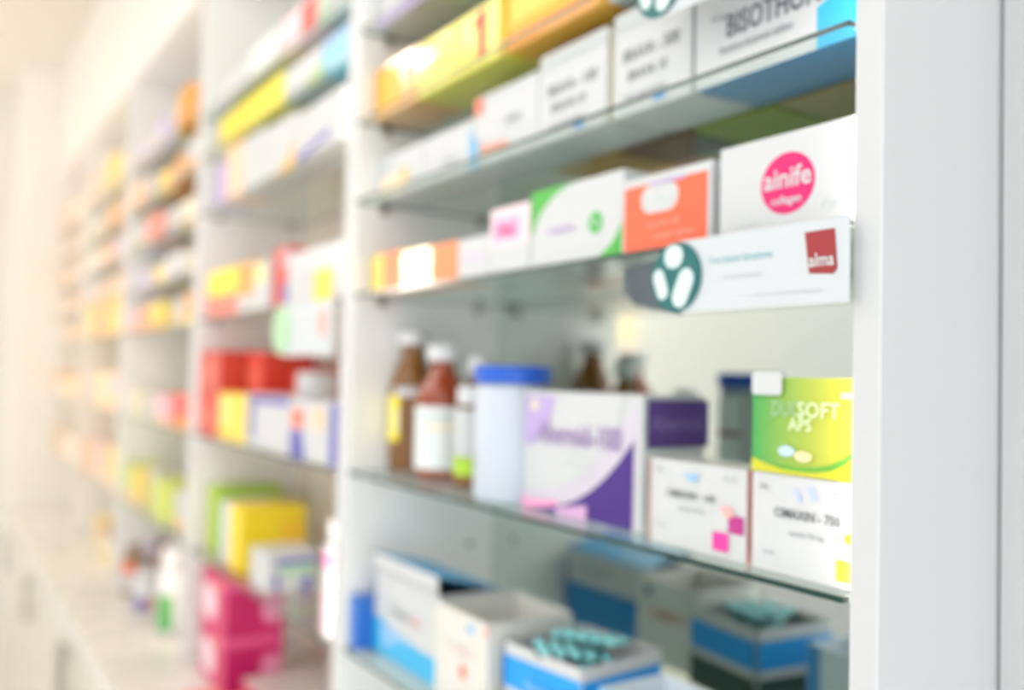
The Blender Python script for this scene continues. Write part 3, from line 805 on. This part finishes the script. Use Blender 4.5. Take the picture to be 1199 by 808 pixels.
C2('upper red carton of the pair on the fourth shelf, second cabinet', -1.485, -1.415, .020, .06, z + .0505, .050, RED, [('printed_panel', LILAC, 'front', [('rect', .7, .2, 1, .9)])])
C2('red carton behind the tall white carton, fourth shelf, second cabinet', -1.395, -1.25, .09, .06, z, .095, CORAL)
C2('tall white carton above the yellow-logo sign, fourth shelf, second cabinet', -1.40, -1.15, .016, .06, z, .084, WHITE, [('lettering', LILAC, 'front', [('text', .4, .5, 'Nutrivit', .02, .6)])])
sg = tag(empty('shelf_sign', (-1.352, -.0085, z - .0006)), 'white hanging sign with a yellow square logo in the second cabinet', 'sign', 'hanging shelf signs')
bm = bmesh.new(); box(bm, (0, 0, -.078), (.205, .0016, 0), bev=.0004); finish(bm, 'sign_card', card('sign_white', (203, 208, 215)), parent=sg)
bm = bmesh.new(); box(bm, (.128, -.0006, -.002), (.198, -.0002, .041)); finish(bm, 'logo_plate', card('logo_yellow', (252, 206, 50)), parent=sg)
bm = bmesh.new(); box(bm, (.128, 0, 0.0), (.198, .0012, .042)); finish(bm, 'tab', card('sign_white', (203, 208, 215)), parent=sg)
bm = bmesh.new(); cyl(bm, (0, -.0002, -.038), (0, -.0018, -.038), .038, n=40); finish(bm, 'disc', MINT, parent=sg)
bm = bmesh.new(); box(bm, (.155, -.0006, -.050), (.180, -.0002, -.016)); finish(bm, 'printed_mark', SALMON, parent=sg)
bm = bmesh.new(); box(bm, (.03, .0012, -.006), (.05, .0080, .0002)); finish(bm, 'clip', PALEG, parent=sg)
z = Z(1, 4)
for (a, b, y, h0, h1, m, lab) in ((-1.893, -1.750, .010, 0, .080, RED, 'lower red carton of the tall red stack on the fifth shelf'),
                               (-1.893, -1.750, .010, .0805, .165, card('red_b', (210, 70, 54)), 'upper red carton of the tall red stack on the fifth shelf'),
                               (-1.738, -1.640, .056, 0, .084, card('red_c', (216, 76, 60)), 'lower red carton behind the yellow carton, fifth shelf, second cabinet'),
                               (-1.738, -1.640, .056, .0845, .162, RED, 'upper red carton behind the yellow carton, fifth shelf, second cabinet'),
                               (-1.634, -1.545, .10, 0, .135, card('red_d', (206, 64, 52)), 'shorter red carton right of the tall red stack, fifth shelf')):
    C2(lab, a, b, y, .10, z + h0, h1 - h0, m, [('printed_panel', card('red_print', (226, 104, 84)), 'front', [('rect', .1, .15, .8, .7)])])
C2('yellow carton in front of the red stack, fifth shelf, second cabinet', -1.742, -1.575, .008, .045, z, .086, card('warm_yellow', (250, 218, 84)), [('printed_panel', card('light_yellow', (252, 236, 140)), 'front', [('rect', .1, .3, .4, .9)])])
C2('white carton with a violet border, fifth shelf, second cabinet', -1.570, -1.350, .008, .06, z, .089, WHITE,
   [('printed_border', VIOLET, 'front', [('rect', .10, .84, .98, .97), ('rect', .08, .16, .2, .9)])])
C2('white carton with violet and coral panels below the jar, fifth shelf, second cabinet', -1.346, -1.150, .006, .06, z, .086, WHITE,
   [('printed_panel', VIOLET, 'front', [('poly', [(.02, 0), (.36, 0), (.28, .48), (.02, .5)])]), ('printed_panel', CORAL, 'front', [('rect', .04, .52, .3, .85)]),
    ('printed_panel', PEACH, 'front', [('rect', .5, .55, .72, .9)]), ('printed_panel', VIOLET, 'front', [('rect', .84, 0, 1, 1)])])
bottle('white_jar', 'round white jar with a wide white lid on the fifth shelf', 'jar', -1.500, .107, z, .036, .128, CAPW, CAPW, neck=.86, shoulder=.72, cap_h=.045, cap_r=.034)
z = Z(1, 5)
C2('tall lime green carton on the sixth shelf of the second cabinet', -1.875, -1.81, .030, .130, z, .128, LIME, [('end_panel', card('lime_side', (170, 206, 66)), 'right', [('rect', 0, 0, 1, 1)]), ('printed_edge', YGRN, 'front', [('rect', 0, 0, .3, 1)])])
C2('thin white carton between the lime and yellow cartons', -1.770, -1.715, .026, .10, z, .112, PALEG)
C2('large yellow carton on the sixth shelf of the second cabinet', -1.690, -1.615, .020, .118, z, .117, card('sun_yellow', (248, 216, 30)), [('end_panel', card('sun_yellow_b', (244, 214, 34)), 'right', [('rect', 0, 0, 1, 1)]), ('lettering', AMB, 'right', [('text', .78, .55, 'III', .05, .3)])])
C2('white carton with a violet-framed end beside the yellow carton', -1.540, -1.452, .014, .085, z, .064, WHITE,
   [('printed_border', VIOLET, 'right', [('rect', .16, .70, 1, .84), ('rect', .14, .05, .24, .5)]), ('printed_panel', MINT, 'right', [('rect', .28, .45, .95, .66)]), ('printed_panel', VIOLET, 'right', [('rect', .7, .0, .86, .4)])])
bottle('lotion_bottle', 'tall white and pink bottle at the right end of the sixth shelf', 'bottle', -1.185, .034, z, .030, .158, CAPW, CAPW,
       [('label_band', PINK, .60, .74, F0 - 1.5, F0 + 1.5), ('label', PALEP, .05, .40, F0 - 1.5, F0 + 1.5)], neck=.62, shoulder=.80, cap_h=.028, cap_r=.024)
C2('small blue carton in front of the pink and white bottle', -1.150, -1.146 + .0, .0, .02, z, .05, SKY) if False else None
# on the counter below
z = BASE + .0004
for k, (h0, lab) in enumerate(((0, 'lower magenta carton with white circles on the counter'), (.1005, 'upper magenta carton with white circles, stacked on its twin'))):
    carton('medicine_carton', lab, 'carton', -1.80, -1.635, .004, .105, z + h0, .100, MAG,
           [('printed_circle', PALEP, 'front', [('oval', .34, .46, .046, .034)]), ('printed_circle', CORAL, 'front', [('oval', .75, .85, .02, .008)]),
            ('printed_circle', card('rose', (240, 150, 186)), 'right', [('oval', .80, .42, .020, .022)]), ('printed_panel', card('berry', (196, 20, 100)), 'right', [('rect', 0, 0, .55, .8)]),
            ('printed_band', card('rose_b', (234, 90, 150)), 'right', [('rect', 0, .84, 1, 1)])], group='magenta cartons on the counter')
carton('flat_carton', 'flat magenta-edged carton lying on the counter under the glass shelf', 'carton', -1.585, -1.30, .02, .17, z, .045, card('flat_top', (206, 190, 190)),
       [('printed_edge', MAG, 'front', [('rect', 0, 0, 1, 1)]), ('printed_edge', MAG, 'right', [('rect', 0, 0, 1, 1)]), ('printed_panel', card('top_grey', (190, 178, 178)), 'top', [('rect', .05, .1, .8, .85)]), ('printed_mark', ORED, 'front', [('oval', .12, .5, .02, .014)])])
carton('medicine_carton', 'orange-red carton on the counter beside the flat magenta carton', 'carton', -1.60, -1.50, -.075, .06, z, .03, CORAL, [('printed_panel', PEACH, 'front', [('rect', .1, .2, .6, .8)])])

# ------------------------------------------------------------------ far cabinets
rnd = random.Random(5)
PAL = {'white': WHITE, 'cream': CREAM, 'orange': card('far_orange', (248, 164, 70)), 'yellow': card('far_yellow', (252, 222, 90)), 'peach': PEACH,  # paler far tints put the lens wash into the carton colours
       'amber': card('far_amber', (244, 176, 80)), 'lavender': card('far_lavender', (214, 202, 232)), 'pink': card('far_pink', (246, 196, 208)), 'coral': CORAL,
       'tan': TAN, 'sage': SAGE, 'red': card('far_red', (238, 96, 88)), 'lime': card('far_lime', (206, 220, 110)), 'teal': card('far_teal', (110, 178, 178)), 'ochre': OCHRE}
FAR = {
 2: [['lavender', 'white', 'lavender', 'white', 'ochre', 'lavender'], ['peach', 'white', 'yellow', 'orange', 'ochre', 'white'], ['white', 'coral', 'white', 'cream', 'tan'],
     ['lavender', 'yellow', 'cream', 'white', 'tan'], ['pink', 'amber', 'yellow', 'white', 'white', 'ochre'], ['cream', 'sage', 'white', 'pink', 'red', 'orange'],
     ['lime', 'yellow', 'white', 'lime', 'white', 'teal']],
 3: [['peach', 'cream', 'yellow', 'cream', 'peach'], ['cream', 'white', 'amber', 'orange', 'cream'], ['cream', 'peach', 'orange', 'lavender', 'white'],
     ['pink', 'white', 'peach', 'cream', 'orange'], ['yellow', 'yellow', 'orange', 'yellow', 'cream'], ['amber', 'cream', 'yellow', 'cream', 'pink'],
     ['orange', 'peach', 'pink', 'yellow', 'yellow']],
 4: [['peach', 'orange', 'cream', 'peach'], ['peach', 'cream', 'pink', 'cream'], ['orange', 'cream', 'peach', 'peach'], ['peach', 'cream', 'orange', 'peach'],
     ['cream', 'peach', 'amber', 'cream'], ['amber', 'cream', 'yellow', 'peach'], ['tan', 'peach', 'cream', 'pink']],
}
POSW = ['first', 'second', 'third', 'fourth', 'fifth', 'sixth']
TALL = {(2, 4): .07, (3, 4): .12, (2, 5): .075, (2, 6): .10, (3, 5): .12, (3, 6): .13, (4, 5): .11, (4, 6): .10, (2, 0): .10, (3, 0): .11, (4, 0): .10}
for n, rows in FAR.items():
    xr = W0 - PITCH * n - T - .008; xl = W0 - PITCH * (n + 1) + T + .008
    for si, row in enumerate(rows):
        N = len(row)
        ws = [rnd.uniform(.75, 1.25) for _ in row]
        tot = sum(ws); x = xl
        for k, cname in enumerate(row):
            wd = (xr - xl) * ws[k] / tot
            hgt = TALL.get((n, si), .068) * rnd.uniform(.72, 1.05)
            acc = PAL[rnd.choice(['white', 'white', 'cream', 'orange', 'yellow', 'peach'])] if cname not in ('white', 'cream') else PAL[rnd.choice(['peach', 'yellow', 'orange', 'lavender', 'cream'])]
            style = rnd.randint(0, 2)
            pr = [('printed_panel', acc, 'front', [[('rect', .08, .1, .5, .45)], [('rect', 0, 0, 1, .25)], [('oval', .7, .6, .012, .012)]][style])]
            carton('medicine_carton', '%s carton, %s from the left on the %s shelf of the %s' % (cname, POSW[k], ORD[si], SHORT[n]), 'carton',
                   x + .003, x + wd - .004, rnd.uniform(.008, .035), rnd.uniform(.06, .1), Z(n, si), hgt, PAL[cname], pr, group='cartons in the %s' % SHORT[n])
            x += wd

# things on the counter below the far cabinets
z = BASE + .0004
bottle('medicine_bottle', 'amber bottle with an orange and white label standing on the white counter', 'bottle', -2.50, .014, z, .030, .125, AMBER, AMBER,
       [('label', WHITE, .10, .42, F0 - .4, F0 + 1.7), ('label_band', ORED, .42, .66, F0 - .4, F0 + 1.5)], neck=.55, shoulder=.74, cap_h=.016, group='bottles on the counter')
bottle('medicine_bottle', 'plain amber bottle behind the orange-labelled one on the counter', 'bottle', -2.46, .080, z, .028, .135, AMBER, AMBER, [], neck=.55, shoulder=.74, cap_h=.016, group='bottles on the counter')
bottle('lotion_bottle', 'white bottle with a small violet label on the counter', 'bottle', -2.28, .0, z, .026, .105, CAPW, CAPW,
       [('label', VIOLET, .10, .40, F0 + .2, F0 + 1.4), ('label_band', SALMON, .1, .4, F0 + 1.4, F0 + 2.2)], neck=.6, shoulder=.76, cap_h=.02, group='bottles on the counter')
bottle('lotion_bottle', 'plain white bottle at the back of the counter bottles', 'bottle', -2.33, .085, z, .032, .165, CAPW, CAPW, [], neck=.6, shoulder=.76, cap_h=.02, group='bottles on the counter')
bottle('lotion_bottle', 'tall white bottle right of the green-striped one on the counter', 'bottle', -2.06, .085, z, .034, .21, CAPW, CAPW, [], neck=.6, shoulder=.76, cap_h=.026, group='bottles on the counter')
bottle('lotion_bottle', 'tall white bottle with a green label stripe on the counter', 'bottle', -2.085, .012, z, .030, .185, CAPW, CAPW,
       [('label', card('stripe_green', (84, 170, 84)), .06, .48, F0 + .35, F0 + 1.5)], neck=.6, shoulder=.76, cap_h=.03, group='bottles on the counter')
carton('medicine_carton', 'cream carton with a brown top on the counter under the fourth cabinet', 'carton', -3.05, -2.84, .02, .12, z, .09, CREAM,
       [('top_panel', BROWN, 'top', [('rect', 0, 0, 1, 1)]), ('printed_band', BROWN, 'front', [('rect', 0, .82, 1, 1)]), ('printed_panel', card('far_yellow', (252, 222, 90)), 'front', [('rect', .25, .0, .85, .35)])])
carton('medicine_carton', 'lavender carton on the counter under the third cabinet', 'carton', -2.69, -2.58, .06, .10, z, .10, card('far_lavender', (214, 202, 232)), [('printed_panel', WHITE, 'front', [('rect', .1, .4, .9, .8)])])
carton('medicine_carton', 'yellow carton on the counter left of the brown-topped one', 'carton', -3.32, -3.16, .04, .10, z, .08, card('far_yellow', (252, 222, 90)), [('printed_panel', PEACH, 'front', [('rect', .1, .2, .6, .8)])])

# flat stand-in for coloured goods displayed opposite (seen in the back mirror)
nt_ = tag(empty('display_standin', (-4.30, YF + .0065, 1.55)), 'yellow and pink stand-in for a display opposite, seen in the mirror', 'standin')
bm = bmesh.new(); box(bm, (-.17, -.006, -.28), (.17, 0, .32), bev=.002); finish(bm, 'standin_board', WHITE, parent=nt_)
bm = bmesh.new(); box(bm, (-.14, 0.0, .05), (.14, .001, .28)); finish(bm, 'standin_sheet', card('sheet_yellow', (226, 186, 90)), parent=nt_)
bm = bmesh.new(); box(bm, (-.14, 0.0, -.24), (.14, .001, .03)); finish(bm, 'standin_sheet', card('sheet_pink', (224, 196, 214)), parent=nt_)

# ------------------------------------------------------------------ lights
DIFF = mat('light_diffuser', (255, 250, 244), rough=.6, emit=3.0)
DIFFW = mat('light_diffuser_warm', (255, 226, 180), rough=.6, emit=5.0)
def ceiling_light(x, y, power, col, m, lab, sx=.60, sy=.60):
    t = tag(empty('ceiling_light', (x, y, CEILZ)), lab, 'ceiling light', 'ceiling light panels')
    bm = bmesh.new()
    for a, b in (((-sx / 2 - .03, -sy / 2 - .03, -.03), (sx / 2 + .03, -sy / 2, -.0005)), ((-sx / 2 - .03, sy / 2, -.03), (sx / 2 + .03, sy / 2 + .03, -.0005)),
                 ((-sx / 2 - .03, -sy / 2, -.03), (-sx / 2, sy / 2, -.0005)), ((sx / 2, -sy / 2, -.03), (sx / 2 + .03, sy / 2, -.0005))):
        box(bm, a, b)
    finish(bm, 'frame', LAMINATE, parent=t)
    bm = bmesh.new(); box(bm, (-sx / 2, -sy / 2, -.02), (sx / 2, sy / 2, -.0005)); finish(bm, 'diffuser', m, parent=t)
    l = bpy.data.lights.new('panel_lamp', 'AREA'); l.shape = 'RECTANGLE'; l.size = sx; l.size_y = sy; l.energy = power; l.color = col
    o = bpy.data.objects.new('panel_lamp', l); COL.objects.link(o); o.location = (x, y, CEILZ - .035)
P_ = 3.6
GLARE_DENSITY = 0.38
COOL = (1.0, .985, .96); WARM = (1.0, .91, .80)
MID = (1.0, .96, .91)
for (x, y, pw, colr, m, lab) in (
        (.55, -1.05, P_, COOL, DIFF, 'long ceiling light panel behind the camera, nearer the shelves'),
        (-1.00, -1.05, P_, COOL, DIFF, 'long ceiling light panel facing the nearest cabinet'),
        (-2.35, -1.05, P_ * 1.15, MID, DIFF, 'long ceiling light panel facing the third cabinet'),
        (.55, -2.15, P_, COOL, DIFF, 'long ceiling light panel by the opposite wall behind the camera'),
        (-1.00, -2.15, P_, COOL, DIFF, 'long ceiling light panel by the opposite wall facing the nearest cabinet'),
        (-2.55, -2.15, P_ * 1.15, MID, DIFF, 'long ceiling light panel by the opposite wall facing the third cabinet'),
        (-3.30, -1.02, P_ * 4.4, WARM, DIFFW, 'short warm ceiling light panel facing the fourth cabinet')):
    ceiling_light(x, y, pw, colr, m, lab, *((.45, .2) if m is DIFFW else (1.2, .6)))
l = bpy.data.lights.new('window_daylight', 'AREA'); l.shape = 'RECTANGLE'; l.size = WZ1 - WZ0 - .1; l.size_y = WY1 - WY0 - .1; l.energy = 44; l.color = (1.0, .89, .72)
o = bpy.data.objects.new('window_daylight', l); COL.objects.link(o)
o.location = (XL - .02, (WY0 + WY1) / 2, (WZ0 + WZ1) / 2); o.rotation_euler = (0, -PI / 2, 0)

l = bpy.data.lights.new('front_fill_daylight', 'AREA'); l.shape = 'RECTANGLE'; l.size = SX1 - SX0; l.size_y = SZ1 - SZ0; l.energy = 54; l.color = (.94, .965, 1.0)  # fill light behind the added shopfront window
o = bpy.data.objects.new('front_fill_daylight', l); COL.objects.link(o)
o.location = ((SX0 + SX1) / 2, YF - .09, (SZ0 + SZ1) / 2); o.rotation_euler = (PI / 2, 0, 0)
l = bpy.data.lights.new('side_fill_daylight', 'AREA'); l.shape = 'RECTANGLE'; l.size = RY1 - RY0; l.size_y = 2.44; l.energy = 45; l.color = (.94, .965, 1.0)  # fill light behind the added right-hand window
o = bpy.data.objects.new('side_fill_daylight', l); COL.objects.link(o)
o.location = (XR + .09, (RY0 + RY1) / 2, 1.28); o.rotation_euler = (PI / 2, 0, PI / 2)
w = bpy.data.worlds.new('World'); SC.world = w; w.use_nodes = True
bg = w.node_tree.nodes['Background']; bg.inputs[0].default_value = (.95, .97, 1.0, 1); bg.inputs[1].default_value = 0.3

# scatter volume added to imitate warm lens glare over the far end
hz = bpy.data.materials.new('warm_glare'); hz.use_nodes = True
nt = hz.node_tree; nt.nodes.clear()
ho = nt.nodes.new('ShaderNodeOutputMaterial'); hv = nt.nodes.new('ShaderNodeVolumeScatter')
hv.inputs['Color'].default_value = (1.0, .96, .89, 1); hv.inputs['Density'].default_value = GLARE_DENSITY
nt.links.new(hv.outputs[0], ho.inputs['Volume'])
bm = bmesh.new(); box(bm, (-4.306, YF + .02, .83), (-1.919, -.032, 2.62))
tag(finish(bm, 'glare_volume', hz), 'pale warm lens-glare volume added in front of the far shelf cabinets', 'glare_volume', kind='stuff')

# ------------------------------------------------------------------ camera
Fpx, yaw, pitch, roll = 1067.18633, .994060445, .0335900102, .0239371631
cy, sy, cp, sp = math.cos(yaw), math.sin(yaw), math.cos(pitch), math.sin(pitch)
f = Vector((-sy * cp, cy * cp, sp)); r = Vector((cy, sy, 0)); u = r.cross(f)
r2 = math.cos(roll) * r + math.sin(roll) * u
u2 = -math.sin(roll) * r + math.cos(roll) * u
cam = bpy.data.cameras.new('camera')
cam.sensor_fit = 'HORIZONTAL'; cam.sensor_width = 36.0; cam.lens = Fpx * 36.0 / 1199.0
cam.clip_start = .02; cam.clip_end = 50
cam.dof.use_dof = True; cam.dof.focus_distance = .455; cam.dof.aperture_fstop = 2.8; cam.dof.aperture_blades = 0
co = bpy.data.objects.new('camera', cam); COL.objects.link(co)
M = Matrix((r2, u2, -f)).transposed().to_4x4(); M.translation = Vector((0, -.47, 1.40))
co.matrix_world = M
SC.camera = co

# ------------------------------------------------------------------ colour management and sampling quality
vs = SC.view_settings
SC.display_settings.display_device = 'sRGB'
vs.view_transform = 'Standard'; vs.look = 'None'; vs.gamma = 1.0; vs.use_curve_mapping = False
vs.exposure = -0.60
SC.cycles.use_denoising = True
SC.cycles.max_bounces = 10; SC.cycles.transparent_max_bounces = 24
SC.cycles.diffuse_bounces = 5; SC.cycles.glossy_bounces = 6; SC.cycles.transmission_bounces = 8; SC.cycles.volume_bounces = 2
SC.cycles.sample_clamp_indirect = 8.0
